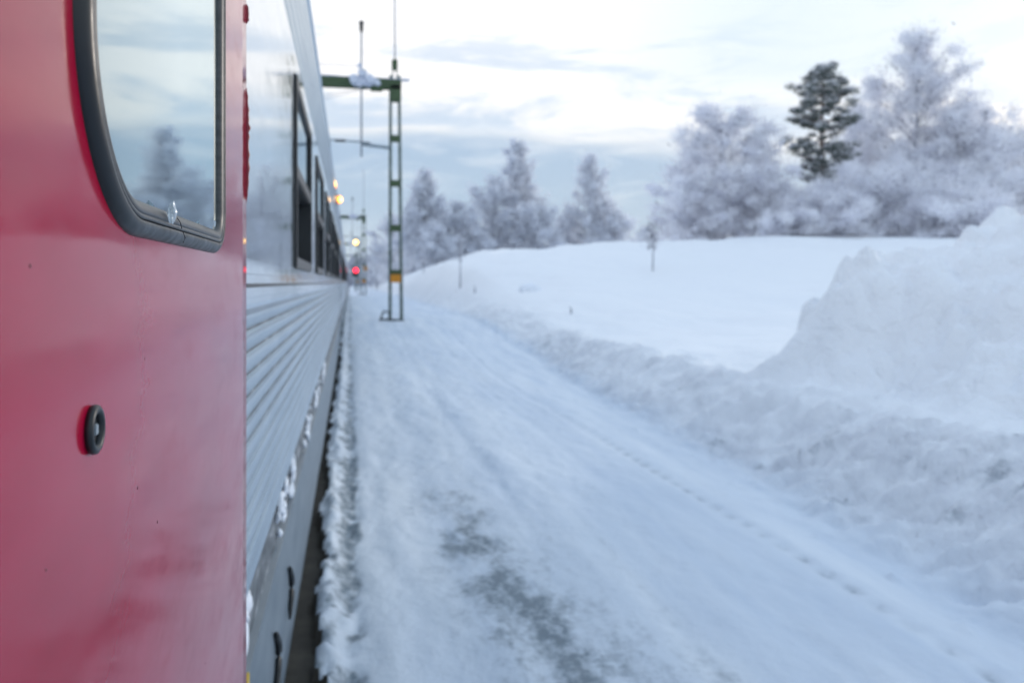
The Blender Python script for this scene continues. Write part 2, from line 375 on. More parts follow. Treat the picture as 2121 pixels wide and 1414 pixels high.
def axis_pts():
    xs = [-260, -160, -100, -60, -40, -28, -20, -15, -11, -8, -6.5, -5.5, -4.8, -4.3, -4.01, -3.99, -2, -.301, -.299]
    x = -.28
    while x < 3.9: xs.append(x); x += .018 if x < .25 else .026
    while x < 8: xs.append(x); x += .045
    d = .06
    while x < 320: xs.append(x); d = d * 1.035; x += d
    ys = [-40, -25, -15, -10, -7]; y = -5
    while y < 2: ys.append(y); y += .12
    while y < 420: ys.append(y); y += max(.02, y * .0068)
    return np.array(xs), np.array(ys)
XS, YS = axis_pts()
GX, GY = np.meshgrid(XS, YS)
GZ = height(GX, GY)
nx, ny = len(XS), len(YS)
idx = np.arange(nx * ny).reshape(ny, nx)
quads = np.stack([idx[:-1, :-1], idx[:-1, 1:], idx[1:, 1:], idx[1:, :-1]], -1).reshape(-1, 4)
me = bpy.data.meshes.new('snow_ground')
me.vertices.add(nx * ny); me.vertices.foreach_set('co', np.stack([GX, GY, GZ], -1).reshape(-1).astype(np.float32))
me.loops.add(quads.size); me.loops.foreach_set('vertex_index', quads.reshape(-1).astype(np.int32))
me.polygons.add(len(quads)); me.polygons.foreach_set('loop_start', np.arange(0, quads.size, 4, dtype=np.int32))
me.polygons.foreach_set('use_smooth', np.ones(len(quads), bool))
me.update(calc_edges=True); me.validate()
# mask of grit, rut streaks and painted bank shadows
X, Y = GX, GY
def blob(cx_, cy_, rx, ry): return np.exp(-(((X - cx_) / rx) ** 2 + ((Y - cy_) / ry) ** 2))
grit_shade = 1.7 * np.exp(-((X - .0) / .06) ** 2) * np.clip(.75 + 1.8 * fbm(X / .12, Y / .22, 3, 101), 0, 1.2) * (1 - .55 * ss((Y - 5) / 9))
grit_shade += .9 * np.exp(-((X + .11) / .09) ** 2) * np.clip(.35 + 1.4 * fbm(X / .06, Y / .10, 3, 105), 0, 1)
wX = X + .10 * fbm(X / .3, Y / .4, 3, 112)
grit_shade += np.clip(1.1 * (np.exp(-((wX - .80 + .05 * (Y - 3)) / .26) ** 2) * ss((7.5 - Y) / 3.6) + .35 * np.exp(-((wX - 1.3) / .35) ** 2) * ss((4.2 - Y) / 2)) * (.62 + 1.1 * fbm(X / .16, Y / .3, 4, 111)), 0, 1)
grit_shade += .22 * np.exp(-((wX - .85) / .5) ** 2) * ss((11 - Y) / 6) * np.clip(.8 + fbm(X / .3, Y / 1.2, 3, 113), 0, 1.3) + .16 * np.exp(-((X - 2.0 - .25 * np.sin(Y / 5)) / .16) ** 2) * np.clip(.6 + fbm(X / .2, Y / 1.5, 3, 114), 0, 1) + .16 * np.exp(-((X - 1.35 + .2 * np.sin(Y / 6)) / .14) ** 2) * np.clip(.6 + fbm(X / .2, Y / 1.5, 3, 116), 0, 1)  # broad tint, and ruts drawn as darker streaks
grit_shade += .5 * np.clip(blob(1.6, 2.3, .5, .5) * (.4 + fbm(X / .3, Y / .5, 3, 115)), 0, 1)
tx = 2.42 + .05 * np.sin(Y / 3)
grit_shade += .7 * np.exp(-((X - tx) / .040) ** 2) * np.clip(.40 + .35 * np.sin(Y * 2 * math.pi / .22) + fbm(X, Y / 1.5, 2, 118), 0, 1) * (1 - ss((Y - 4) / 12))  # tread dents drawn as darker dashes
grit_shade += .45 * np.exp(-((X - 1.45 - .1 * vn(Y / 4, Y * 0)) / .05) ** 2) * np.clip(.3 + fbm(X / .1, Y / .8, 3, 119), 0, 1)
grit_shade[X < -.23] *= 0
BXm = 2.95 + .05 * np.clip(Y - 4, 0, 12)
bank = ss((X - BXm + .05) / .35) * (1 - ss((X - BXm - .85) / .5)) * np.clip(.75 + 1.0 * fbm(X / .7, Y / 1.6, 3, 121), 0, 1) * (1 - .55 * ss((Y - 12) / 20))
grit_shade += bank * .9 * np.clip(2.6 * (fbm((X + .6 * Y) / .16, Y / .24, 3, 125, .6) - .16), 0, 1)  # small shadows among the bank's clods painted as dark specks
packedm = 1 - ss((X - BXm) / .5)
colr_ = np.stack([np.clip(grit_shade, 0, 1), np.clip(bank, 0, 1), packedm, np.ones_like(X)], -1).reshape(-1).astype(np.float32)
ca = me.color_attributes.new('grit_shade', 'FLOAT_COLOR', 'POINT'); ca.data.foreach_set('color', colr_)
clods = ss((X - BXm - .1) / .5) * (1 - ss((X - 10) / 6)) * (1 - ss((Y - 9.5) / 5)) * (.35 + .55 * ss((X - 4.2) / .5))
clods = np.maximum(clods, .75 * bank)
cb_ = me.attributes.new('clods', 'FLOAT', 'POINT'); cb_.data.foreach_set('value', clods.reshape(-1).astype(np.float32))
me.materials.append(M['snow']); me.materials.append(M['edgestone']); me.materials.append(M['ballast'])
fx = (XS[:-1] + XS[1:]) / 2
cellx = np.tile(fx, ny - 1); zmin = GZ[:-1, :-1].reshape(-1)
mi = np.zeros(len(quads), np.int32); mi[(zmin < CAMZ - 1.62) & (cellx < -.05)] = 1; mi[(cellx < -.29) & (cellx > -4.0)] = 2; mi[cellx < -4] = 0
me.polygons.foreach_set('material_index', mi)
g = bpy.data.objects.new('snow_ground', me); COL.objects.link(g); g['kind'] = 'structure'

# ------------------------------------------------------------------ coaches
XF = -.20                                   # outer face of the coach side
def R_(z): return CAMZ + z
def side_profile():
    """closed outline (x, z, material) of a coach, platform side first"""
    p = [(-.30, .40, 2), (-.245, .40, 2), (-.232, .46, 2), (-.218, .56, 2), (-.207, .70, 2), (-.200, .85, 2), (-.200, R_(-.785), 2),
         (-.217, R_(-.780), 3), (-.217, R_(-.63), 3), (-.200, R_(-.62), 1)]
    z = -.60; pitch = .0455
    while z < -.075:                         # broad flutes of the lower side
        for k in range(8):
            a = k / 8; zz = z + a * pitch
            h = 0 if a < .15 else .008 * math.sin(math.pi * (a - .15) / .85) ** .6
            p.append((-.206 + h, R_(zz), 3 if k < 1 and zz > -.36 else 1))  # upper groove bottoms darkened in the colour so the flutes read
        z += pitch
    p += [(-.203, R_(z), 0), (-.200, R_(z + .01), 0), (-.200, R_(-.032), 0), (-.194, R_(-.030), 0), (-.194, R_(.016), 0), (-.200, R_(.018), 0), (-.200, R_(.05), 0),
          (-.27, R_(.05), 4), (-.27, R_(.77), 4), (-.200, R_(.77), 0), (-.200, R_(.865), 1)]
    z = .87
    while z < 1.33:
        for k in range(8):
            a = k / 8; h = 0 if a < .2 else .009 * math.sin(math.pi * (a - .2) / .8) ** .6
            p.append((-.207 + h, R_(z + a * .078), 3 if k < 1 else 1))  # groove bottoms darkened in the colour here too
        z += .078
    p += [(-.205, R_(1.345), 0), (-.188, R_(1.35), 0), (-.188, R_(1.375), 0), (-.21, R_(1.385), 5)]
    for k in range(1, 9):                    # roof
        a = k / 9 * math.pi; p.append((-1.7 + 1.48 * math.cos(a), R_(1.39) + .62 * math.sin(a), 5))
    p += [(-3.2, R_(1.38), 5), (-3.2, .40, 0)]
    return p
PROF = side_profile()
def sweep(mb, prof, y0, y1, cap=True):
    n = len(prof); V = [(x, y0, z) for x, z, _ in prof] + [(x, y1, z) for x, z, _ in prof]
    for i in range(n):
        j = (i + 1) % n; mb.add([V[i], V[j], V[n + j], V[n + i]], [(0, 3, 2, 1)], prof[i][2])
    if cap: mb.add(V[:n], [tuple(range(n))], 4); mb.add(V[n:], [tuple(range(n - 1, -1, -1))], 4)
BM = [M['steel'], M['flute'], M['skirt'], M['grime_groove_dark'], M['dark'], M['roof']]
def window(parent, y0, y1):
    z0, z1, zt = R_(.052), R_(.768), R_(.42)
    w_ = empty('window', (0, 0, 0)); w_.parent = parent
    f = MB(); t_ = .045
    f.box(-.262, -.190, y0, y0 + t_, z0, z1, bev=.006).box(-.262, -.190, y1 - t_, y1, z0, z1, bev=.006)
    f.box(-.262, -.191, y0 + t_, y1 - t_, z1 - t_, z1, bev=.005).box(-.262, -.191, y0 + t_, y1 - t_, z0, z0 + t_, bev=.005)
    f.box(-.262, -.193, y0 + t_, y1 - t_, zt - .028, zt + .028, bev=.005)
    fo = f.build('frame', M['black'], parent)
    a = MB().box(-.225, -.204, y0 + t_, y1 - t_, zt + .028, z1 - t_).build('pane', M['glass2'], fo)
    b_ = MB().box(-.262, -.252, y0 + t_, y1 - t_, z0 + t_, zt - .028).build('pane', M['glass2'], fo)
    COLremove.append(w_)
    fo.name = 'window_frame'
    return fo
COLremove = []
def coach(y0, y1, label, first_win, nwin, doorway=None, pitch=1.92, wl=1.18):
    root = empty('train_coach', ((-1.7), y0, .4), label=label, cat='train coach', group='silver coaches of the standing train')
    off = Vector((1.7, -y0, -.4))
    def ch(o, par=root):
        o.parent = par
        if par is root: o.location = off
        return o
    mb = MB()
    if doorway:
        a, b_ = doorway
        sweep(mb, PROF, y0, a); sweep(mb, PROF, b_, y1)
        dp = [(-.30, .42, 2), (-.24, .42, 2), (-.24, .86, 2), (-1.1, .86, 4), (-1.1, R_(1.1), 4), (-.21, R_(1.1), 4), (-.20, R_(1.30), 1), (-.21, R_(1.385), 5)]
        dp += [q for q in PROF if q[2] == 5 and q[1] > R_(1.386)] + [(-3.2, R_(1.38), 5), (-3.2, .42, 0)]
        sweep(mb, dp, a, b_, False)
    else: sweep(mb, PROF, y0, y1)
    wins = [(first_win + i * pitch, first_win + i * pitch + wl) for i in range(nwin)]
    edges = []
    c = y0
    solid = []
    for (a, b_) in wins: solid.append((c, a)); c = b_
    solid.append((c, y1))
    for (a, b_) in solid:
        if doorway and a < doorway[0] and b_ > doorway[1]:
            for (p_, q_) in ((a, doorway[0]), (doorway[1], b_)): mb.box(-.269, -.200, p_, q_, R_(.0505), R_(.7695), 0)
        else: mb.box(-.269, -.200, a, b_, R_(.0505), R_(.7695), 0)
    body = ch(mb.build('body', BM))
    for (a, b_) in wins:
        fo = window(root, a, b_); fo.location = off
    bg_ = MB()
    for yc in (y0 + 3.0, y1 - 3.0):          # bogies, half hidden below the skirt
        bg_ = MB(); bg_.box(-2.7, -.62, yc - 1.3, yc + 1.3, .45, .62, bev=.03)
        bo = ch(bg_.build('bogie', M['black']))
        for yy in (yc - .95, yc + .95):
            for xx in (-.92, -2.42):
                wh = MB().lathe((xx, yy, .11), [(.10, -.07), (.46, -.07), (.46, -.04), (.43, -.03), (.43, .05), (.10, .06)], 20, axis='x').build('wheel', M['galv'], bo, True)
    return root, off, ch
ROOT, OFF, CH = coach(-8.0, 16.6, 'nearest silver fluted coach, its red door slid open beside the camera', 3.02, 7, doorway=(-.86, .06))
rB, oB, chB = coach(17.1, 41.5, 'middle silver coach, next one along behind the orange side lamp', 18.6, 11)
rC, oC, chC = coach(42.0, 66.5, 'farthest silver coach at the tail of the train, beside the red lights', 43.5, 11)
for o in COLremove: bpy.data.objects.remove(o)
for ya, par, o_ in ((16.6, ROOT, OFF), (41.5, rB, oB)):
    b_ = MB()
    for k in range(5): b_.box(-3.0, -.55 + (.03 if k % 2 else 0), ya + k * .1, ya + (k + 1) * .1, .9, R_(1.5))
    q = b_.build('gangway_bellows', M['black'], par); q.location = o_
# orange side lamp, 12 m along
lp = MB().lathe((-.205, 12.2, R_(1.24)), [(.085, 0), (.085, .02), (.07, .03)], 18, axis='x').build('indicator_lamp', M['black'], ROOT, True); lp.location = OFF
MB().lathe((-.176, 12.2, R_(1.24)), [(.055, 0), (.053, .025), (.036, .05), (.012, .06)], 18, axis='x').build('lens', M['lamp_orange'], lp, True)
MB().lump((-.140, 12.16, R_(1.235)), (.030, .03, .028), 3, amp=.05).build('bulb', M['lamp_core'], lp, True)
# rubber straps and a yellow mark on the skirt
for yy in (1.80, 2.22, 2.72):
    pts = [(-.193 + .0 * t_, yy + .08 * math.sin(t_ * math.pi) - .02, R_(-.93 - .17 * t_)) for t_ in np.linspace(0, 1, 9)]
    s_ = MB().tube(pts, [.004, .008, .010, .011, .011, .011, .010, .008, .004], 8).build('rubber_strap', M['black'], ROOT, True); s_.location = OFF
ym = MB().box(-.199, -.192, 1.59, 1.63, R_(-.93), R_(-.76), bev=.002).build('yellow_marker', M['yellow'], ROOT); ym.location = OFF
# grab rail line under the windows of the coach
for (par, o_, a, b_) in ((ROOT, OFF, .1, 16.5), (rB, oB, 17.2, 41.4)):
    q = MB().box(-.193, -.1885, a, b_, R_(-.010), R_(-.002)).build('side_moulding', M['black'], par); q.location = o_

# snow caked in the sill
sn_ = MB(); rr = random.Random(4)
for i in range(105):
    y = rr.uniform(1.3, 7.0) if i < 110 else rr.uniform(7, 16)
    if math.sin(y * 5.1) + .6 * math.sin(y * 13) < -.15: continue
    zz = rr.uniform(-.76, -.66)
    sn_.lump((-.209, y, R_(zz)), (.009, rr.uniform(.010, .04), rr.uniform(.008, .040)), i, sub=2, amp=.6)
tag(sn_.build('caked_snow', M['plainsnow'], None, True), kind='stuff', label='white snow caked along the grimy sill of the nearest coach', cat='snow')

# ------------------------------------------------------------------ the red door (child of the first coach)
XD = -.14
def unproj(px, py, X):
    u = (px - 1060.5) / F; y = X * (CT - u * ST) / (u * CT + ST); zc = y * CT + X * ST
    return y, CAMZ + (585 - py) / F * zc
DY0, DY1 = .12, unproj(511, 0, XD)[0] + .002
def rrect(y0, y1, z0, z1, radii, n=10):
    """rounded rectangle path; radii = bottom-left, bottom-right, top-right, top-left"""
    pts = []
    for (cy, cz, r, a0) in ((y0 + radii[0], z0 + radii[0], radii[0], 180), (y1 - radii[1], z0 + radii[1], radii[1], 270), (y1 - radii[2], z1 - radii[2], radii[2], 0), (y0 + radii[3], z1 - radii[3], radii[3], 90)):
        for k in range(n + 1):
            a = math.radians(a0 + 90 * k / n); pts.append((cy + r * math.cos(a), cz + r * math.sin(a)))
    return pts
door = MB(); b = bmesh.new()
D0 = XD - .042
nz = 60; zs = np.linspace(.86, R_(1.02), nz)
V = []; Fc = []
ed = [(D0, DY1 - .004), (D0 + .004, DY1), (XD - .006, DY1), (XD - .0018, DY1 - .0015), (XD, DY1 - .006)] + [(XD, DY1 + (DY0 - DY1) * k / 20) for k in range(1, 20)] + [(XD, DY0 + .006), (XD - .0018, DY0 + .0015), (XD - .006, DY0), (D0, DY0)]
for z in zs:
    for (x, y) in ed: V.append((x, y, z))
n = len(ed)
for i in range(nz - 1):
    for k in range(n): Fc.append((i * n + k, i * n + (k + 1) % n, (i + 1) * n + (k + 1) % n, (i + 1) * n + k))
Fc += [tuple(range(n)), tuple(range((nz - 1) * n + n - 1, (nz - 1) * n - 1, -1))]
dr = meshobj('door', V, Fc, M['red'], ROOT, True); dr.location = OFF; dr['label'] = 'glossy red door with a rounded window and a small round lock'
# window seal: two beads with a groove between, swept round the opening
WP = rrect(unproj(150, 0, XD)[0], unproj(475, 0, XD + .0100)[0], unproj(445, 521, XD + .009)[1], R_(.80), (.118, .045, .06, .118), 16)
print('WIN', WP[0], WP[20])
def sweep_ring(path, prof, name, material, parent, close=True):
    n = len(path); V = []; Fc = []; k = len(prof)
    for i in range(n):
        p0 = Vector(path[i - 1]); p1 = Vector(path[(i + 1) % n]); d = (p1 - p0).normalized(); inn = Vector((-d.y, d.x))   # ccw path: left is inward
        for (a, h) in prof:
            q = Vector(path[i]) + inn * a * .74; V.append((XD + h * .62, q.x, q.y))
    for i in range(n):
        for j in range(k - 1): Fc.append((i * k + j, i * k + j + 1, ((i + 1) % n) * k + j + 1, ((i + 1) % n) * k + j))
    return meshobj(name, V, Fc, material, parent, True)
outer = [(-.0003, -.003), (0, .0015), (.0012, .0042), (.0036, .0078), (.007, .0108), (.0102, .0122), (.0128, .0122), (.0143, .0102), (.0146, .006)]
inner = [(.0150, .005), (.0152, .0095), (.0165, .0112), (.0185, .0112), (.0195, .0098), (.0200, .0085), (.0205, .0098), (.022, .0108), (.0255, .0100), (.029, .0075), (.032, .004), (.0325, -.001)]
sweep_ring(WP, outer, 'window_seal', M['rubber'], dr)
sweep_ring(WP, inner, 'seal_lip', M['rubber_worn'], dr)
# glass pane
path2 = []
n = len(WP)
for i in range(n):
    p0 = Vector(WP[i - 1]); p1 = Vector(WP[(i + 1) % n]); d = (p1 - p0).normalized(); q = Vector(WP[i]) + Vector((-d.y, d.x)) * .0225; path2.append((q.x, q.y))
V = [(XD + .0016, y, z) for y, z in path2] + [(XD + .0005, y, z) for y, z in path2]
meshobj('window_pane', V, [tuple(range(n)), tuple(range(2 * n - 1, n - 1, -1))] + [(i, n + i, n + (i + 1) % n, (i + 1) % n) for i in range(n)], M['glass'], dr)
# joint cuts across the seal
jt = MB(); zb = min(q[1] for q in WP); yj = unproj(380, 480, XD + .01)[0]
jt.tube([(XD + .0100, yj - .001, zb + .0012), (XD + .0112, yj + .0008, zb + .005), (XD + .0095, yj + .0012, zb + .0096)], .0004, 6)
jt.tube([(XD + .0088, yj, zb + .0122), (XD + .0080, yj - .0015, zb + .017), (XD + .0060, yj - .003, zb + .0205)], .00035, 6)
jt.build('seal_joint', M['black'], dr, True)
# lock: rubber ring, dark well and square spindle
ly, lz = unproj(203, 889, XD + .0035)
prof = [(.0120, -.001), (.0134, .0006), (.0138, .0022), (.0134, .0040), (.0122, .0050), (.0108, .0052), (.0094, .0045), (.0086, .0028), (.0085, .0006)]
V = []; Fc = []; nn = 40
for r, h in prof:
    for k in range(nn):
        a = 2 * math.pi * k / nn; V.append((XD + h * .85, ly + r * .92 * math.cos(a), lz + r * math.sin(a)))
for i in range(len(prof) - 1):
    for k in range(nn): Fc.append((i * nn + k, i * nn + (k + 1) % nn, (i + 1) * nn + (k + 1) % nn, (i + 1) * nn + k))
meshobj('lock_ring', V, Fc, M['rubber'], dr, True)
MB().lathe((XD + .0004, ly, lz), [(.0084, 0), (.0084, .0006)], 24, axis='x').build('lock_well', M['black'], dr)
MB().box(XD + .001, XD + .0032, ly - .0026, ly + .0026, lz - .0030, lz + .0030, bev=.0005).build('lock_spindle', M['galv'], dr)
rc = random.Random(8)
for (px, py) in ((285, 1010), (326, 1080), (62, 551), (425, 1372), (300, 742), (95, 1180)):
    cy_, cz_ = unproj(px, py, XD); a_ = rc.uniform(.0006, .0012)
    MB().lump((XD, cy_, cz_), (.0003, a_, a_ * 1.7), rc.randint(0, 99), sub=1, amp=.5).build('paint_chip', M['black'], dr, True)
# torn paint along the door's free edge
pf = MB()
for (ya, yb, wmax, sd_) in ((8, 50, 6, 1), (182, 422, 8, 5)):
    za, zb = unproj(511, ya, XD)[1], unproj(511, yb, XD)[1]
    nseg = 26; V = []; Fc = []
    for i in range(nseg + 1):
        t_ = i / nseg; z = za + (zb - za) * t_
        wv = (.0035 + .0055 * abs(float(fbm(t_ * 9 * (abs(yb - ya) / 120) + sd_, .3, 3, sd_)))) * min(1, 5 * t_ + .12) * min(1, 5 * (1 - t_) + .05)
        for k in range(8):
            a = 2 * math.pi * k / 8; V.append((XD - .0005 + wv * .85 * math.cos(a), DY1 - .0005 + .35 * wv * math.sin(a), z))
    for i in range(nseg):
        for k in range(8): Fc.append((i * 8 + k, i * 8 + (k + 1) % 8, (i + 1) * 8 + (k + 1) % 8, (i + 1) * 8 + k))
    MB().add(V, Fc).build('paint_drip', M['redmatt'], dr, True)
# ice on the sill of the door window
def ice(px, py, s, seed, label):
    y, z = unproj(px, py, XD + .008)
    o = MB().lump((0, 0, 0), (.0020 * s, .0035 * s, .0050 * s), seed, sub=3, amp=.6).build('ice_chunk', M['ice'], None, False); o.location = (XD + .0095, y, z)
    return tag(o, label, 'ice', 'bits of ice on the door window seal')
ice(352, 440, 1.15, 2, 'jagged clear ice chunk at the middle of the window sill')
ice(441, 463, .55, 5, 'small white ice bit in the far lower corner of the door window')

# ------------------------------------------------------------------ catenary masts
def mast(x, y, label, full=True):
    z0 = min(hz(x, y), hz(x, y) ) - .05
    r = empty('catenary_mast', (x, y, z0), label=label, cat='catenary mast', group='green overhead line masts beside the track')
    topz = CAMZ + 5.75 - z0                   # beam centre line above base
    def leg(s):
        m_ = MB()
        xb = s * .17 if s > 0 else -.16; xt = s * .10 if s > 0 else -.145
        n = 2
        # channel section: web outside, two flanges
        for (ya, yb) in ((-.085, -.070), (.070, .085)):
            m_.add([(xb - .045, ya, 0), (xb + .045, ya, 0), (xb + .045, yb, 0), (xb - .045, yb, 0), (xt - .04, ya, topz + .25), (xt + .04, ya, topz + .25), (xt + .04, yb, topz + .25), (xt - .04, yb, topz + .25)],
                   [(0, 3, 2, 1), (4, 5, 6, 7), (0, 1, 5, 4), (1, 2, 6, 5), (2, 3, 7, 6), (3, 0, 4, 7)])
        e = .035 * s
        m_.add([(xb + e - .006, -.07, 0), (xb + e + .006, -.07, 0), (xb + e + .006, .07, 0), (xb + e - .006, .07, 0), (xt + e * .85 - .006, -.07, topz + .25), (xt + e * .85 + .006, -.07, topz + .25), (xt + e * .85 + .006, .07, topz + .25), (xt + e * .85 - .006, .07, topz + .25)],
               [(0, 3, 2, 1), (4, 5, 6, 7), (0, 1, 5, 4), (1, 2, 6, 5), (2, 3, 7, 6), (3, 0, 4, 7)])
        return m_.build('leg', M['frosted_steel'], r)
    leg(-1); leg(1)
    for k in range(5):
        zc = topz - (1.57 + 1.30 * k) if k else topz - 1.57
        t_ = zc / topz; xr = .17 + (.10 - .17) * t_; xl = -.16 + .015 * t_
        if zc < .3: continue
        for ys_ in (-.094, .086): MB().box(xl + .00, xr - .00, ys_, ys_ + .008, zc - .09, zc + .09, bev=.002).build('batten_plate', M['green'], r)
    zc = topz - 5.62; 
    MB().box(-.15, .145, -.104, -.096, zc - .13, zc + .10, bev=.002).build('orange_plate', M['orange'], r)
    # head and top
    MB().box(-.165, .155, -.11, .11, topz - .50, topz - .02, bev=.01).build('head_plate', M['green'], r)
    MB().box(-.11, .055, -.07, .07, topz + .42, topz + .72, bev=.01).build('cap_plate', M['green'], r)
    m_ = MB(); m_.box(-.10, -.07, -.05, .05, topz + .1, topz + .43).box(.02, .05, -.05, .05, topz + .1, topz + .43); m_.build('neck', M['frosted_steel'], r)
    MB().tube([(-.02, 0, topz + .72), (-.03, 0, topz + 4.2)], .022, 8).build('top_rod', M['wire'], r, True)
    # beam over the tracks with rime on it
    b_ = MB(); b_.box(-8.5, .16, -.11, -.08, topz - .15, topz + .13).box(-8.5, .16, .08, .11, topz - .15, topz + .13)
    for k in range(9): b_.box(-8.3 + k * .95, -8.1 + k * .95, -.08, .08, topz - .13, topz - .11)
    b_.build('beam', M['green'], r)
    s_ = MB()
    for k in range(44):
        x_ = -8.4 + k * .2; s_.box(x_, x_ + .2, -.12, .12, topz + .132, topz + .16 + .03 * float(vn(k * .7, y)) , bev=.008)
    s_.build('rime_cover', M['frostwhite'], r)
    xi = -.98
    # upright with an insulator on top, clamp caked with rime
    MB().tube([(xi, -.16, topz - 2.15), (xi, -.16, topz + 1.45)], .028, 8).build('upright_rod', M['wire'], r, True)
    MB().lathe((xi, -.16, topz + 1.42), [(.02, 0), (.065, .03), (.035, .06), (.07, .09), (.035, .12), (.075, .15), (.04, .20), (.08, .24), (.06, .31), (.015, .33)], 14).build('insulator', M['black'], r, True)
    c_ = MB(); rr_ = random.Random(9)
    for k in range(16): c_.lump((xi + rr_.uniform(-.22, .55) * (1 if k > 4 else .2), -.14 + rr_.uniform(-.05, .05), topz + rr_.uniform(-.12, .16) + (.30 if k < 3 else 0)), (rr_.uniform(.07, .17),) * 3, k, sub=1, amp=.5)
    c_.build('clamp', M['frostwhite'], r)
    c_ = MB(); c_.box(xi - .12, xi + .10, -.20, -.115, topz - .17, topz + .12, bev=.01).box(xi + .25, xi + .60, -.20, -.115, topz - .26, topz - .08, bev=.02).box(xi - .05, xi + .12, -.2, -.115, topz + .2, topz + .36, bev=.02); c_.build('bracket', M['green'], r)
    # register arm at wire height
    za = topz - 1.82
    MB().tube([(-.16, -.1, za - .04), (xi, -.16, za + .03)], .048, 8).build('register_arm', M['galv'], r, True)
    MB().tube([(xi + .25, -.16, za + .08), (xi - 2.6, -.16, za + .20)], .024, 8).build('steady_arm', M['galv'], r, True)
    MB().lathe((xi - .75, -.16, za + .11), [(.02, 0), (.04, .03), (.03, .06), (.045, .1), (.03, .14), (.045, .18), (.03, .22), (.045, .26), (.02, .32)], 12, axis='x').build('insulator', M['black'], r, True)
    for (p_, q_) in (((xi, -.16, topz + .44), (-8, -.16, topz + .47)), ((xi + .3, -.16, topz - .16), (xi - 2.5, -.16, topz - .95)), ((xi, -.16, topz - .2), (xi - 2.5, -.16, topz - .75))):
        MB().tube([p_, q_], .008, 6).build('stay_wire', M['wire'], r, True)
    # far leg across the tracks
    m_ = MB(); m_.box(-8.45, -8.35, -.09, .09, -.8, topz + .1).box(-8.15, -8.05, -.09, .09, -.8, topz + .1)
    for k in range(6): m_.box(-8.35, -8.15, -.09, .09, k * 1.3, k * 1.3 + .18)
    m_.build('far_leg', M['green'], r)
    f_ = MB(); f_.box(-.30, .30, -.2, .2, -.25, .06, bev=.02); f_.build('footing', M['concrete'], r)
    f_ = MB(); f_.tube([(-.46, -.25, .06), (-.36, -.25, .34), (-.18, -.2, .30)], .028, 6).tube([(-.46, -.3, .12), (-.16, -.3, .10), (.2, -.3, .08)], .03, 6); f_.build('earth_cable', M['black'], r)
    return r
mast(1.30, 23.4, 'nearest green lattice mast with an orange plate, rising from the trodden snow')
mast(1.20, 71.5, 'second green mast, small behind the nearest one, beside the yellow light')
mast(1.15, 121, 'third and smallest mast far down the line by the red light')
mast(1.15, 172, 'faintest last mast at the vanishing point of the track')

# ------------------------------------------------------------------ yard lamp and signal
def ground_thing(name, px, zc, **k):
    p = P(px, 585, zc); z = hz(p.x, p.y); return empty(name, (p.x, p.y, z), **k), p, z
r, p, z = ground_thing('yard_lamp', 737, 112, label='tall yard lamp glowing yellow above the red signal', cat='lamp')
hh = P(736, 502, 112).z - z
MB().tube([(.6, 0, 0), (.6, 0, hh + .2), (.1, 0, hh + .3)], .06, 8).build('pole', M['galv'], r, True)
MB().box(-.35, .35, -.05, .35, hh + .22, hh + .38, bev=.05).build('lamp_head', M['black'], r)
MB().lump((0, -.1, hh), (.30, .2, .30), 1, amp=.02).build('lens', M['lamp_core'], r, True)
r, p, z = ground_thing('railway_signal', 737, 92, label='low railway signal showing a red light at the end of the platform', cat='signal')
hh = P(737, 560, 92).z - z
MB().tube([(0, .12, 0), (0, .12, hh)], .07, 8).build('pole', M['galv'], r, True)
MB().box(-.38, .38, 0, .14, hh - .75, hh + .42, bev=.06).build('signal_board', M['black'], r)
MB().lump((0, -.06, hh), (.25, .1, .25), 1, amp=.02).build('lens', M['lamp_red'], r, True)
r, p, z = ground_thing('track_marker', 757, 85, label='small orange brown marker post far down the line', cat='marker post')
hh = P(757, 556, 85).z - z
MB().tube([(0, 0, 0), (0, 0, hh)], .05, 8).build('post', M['galv'], r, True)
MB().box(-.22, .22, -.09, -.05, hh - .25, hh + .25, bev=.02).build('plate', M['orange'], r)

# ------------------------------------------------------------------ trees
def tri_mesh(name, V, mats, midx, parent):
    me = bpy.data.meshes.new(name); n = len(V)
    me.vertices.add(n * 3); me.vertices.foreach_set('co', V.reshape(-1).astype(np.float32))
    me.loops.add(n * 3); me.loops.foreach_set('vertex_index', np.arange(n * 3, dtype=np.int32))
    me.polygons.add(n); me.polygons.foreach_set('loop_start', np.arange(0, n * 3, 3, dtype=np.int32))
    for m_ in mats: me.materials.append(m_)
    me.polygons.foreach_set('material_index', np.asarray(midx, np.int32)); me.update(calc_edges=True)
    o = bpy.data.objects.new(name, me); COL.objects.link(o); o.parent = parent; return o
def unit(a): return a / (np.linalg.norm(a, axis=-1, keepdims=True) + 1e-9)
SHAPES = {'round': ([0, .12, .35, .6, .8, .93, 1], [.6, .85, 1, .98, .85, .62, .25]),
          'cone': ([0, .12, .3, .5, .7, .85, 1], [.55, .9, 1, .82, .58, .42, .10]),
          'tall': ([0, .1, .3, .5, .66, .85, 1], [.55, .9, 1, .92, .62, .50, .14]),
          'bush': ([0, .1, .4, .7, .9, 1], [.8, 1, 1, .8, .45, .1])}
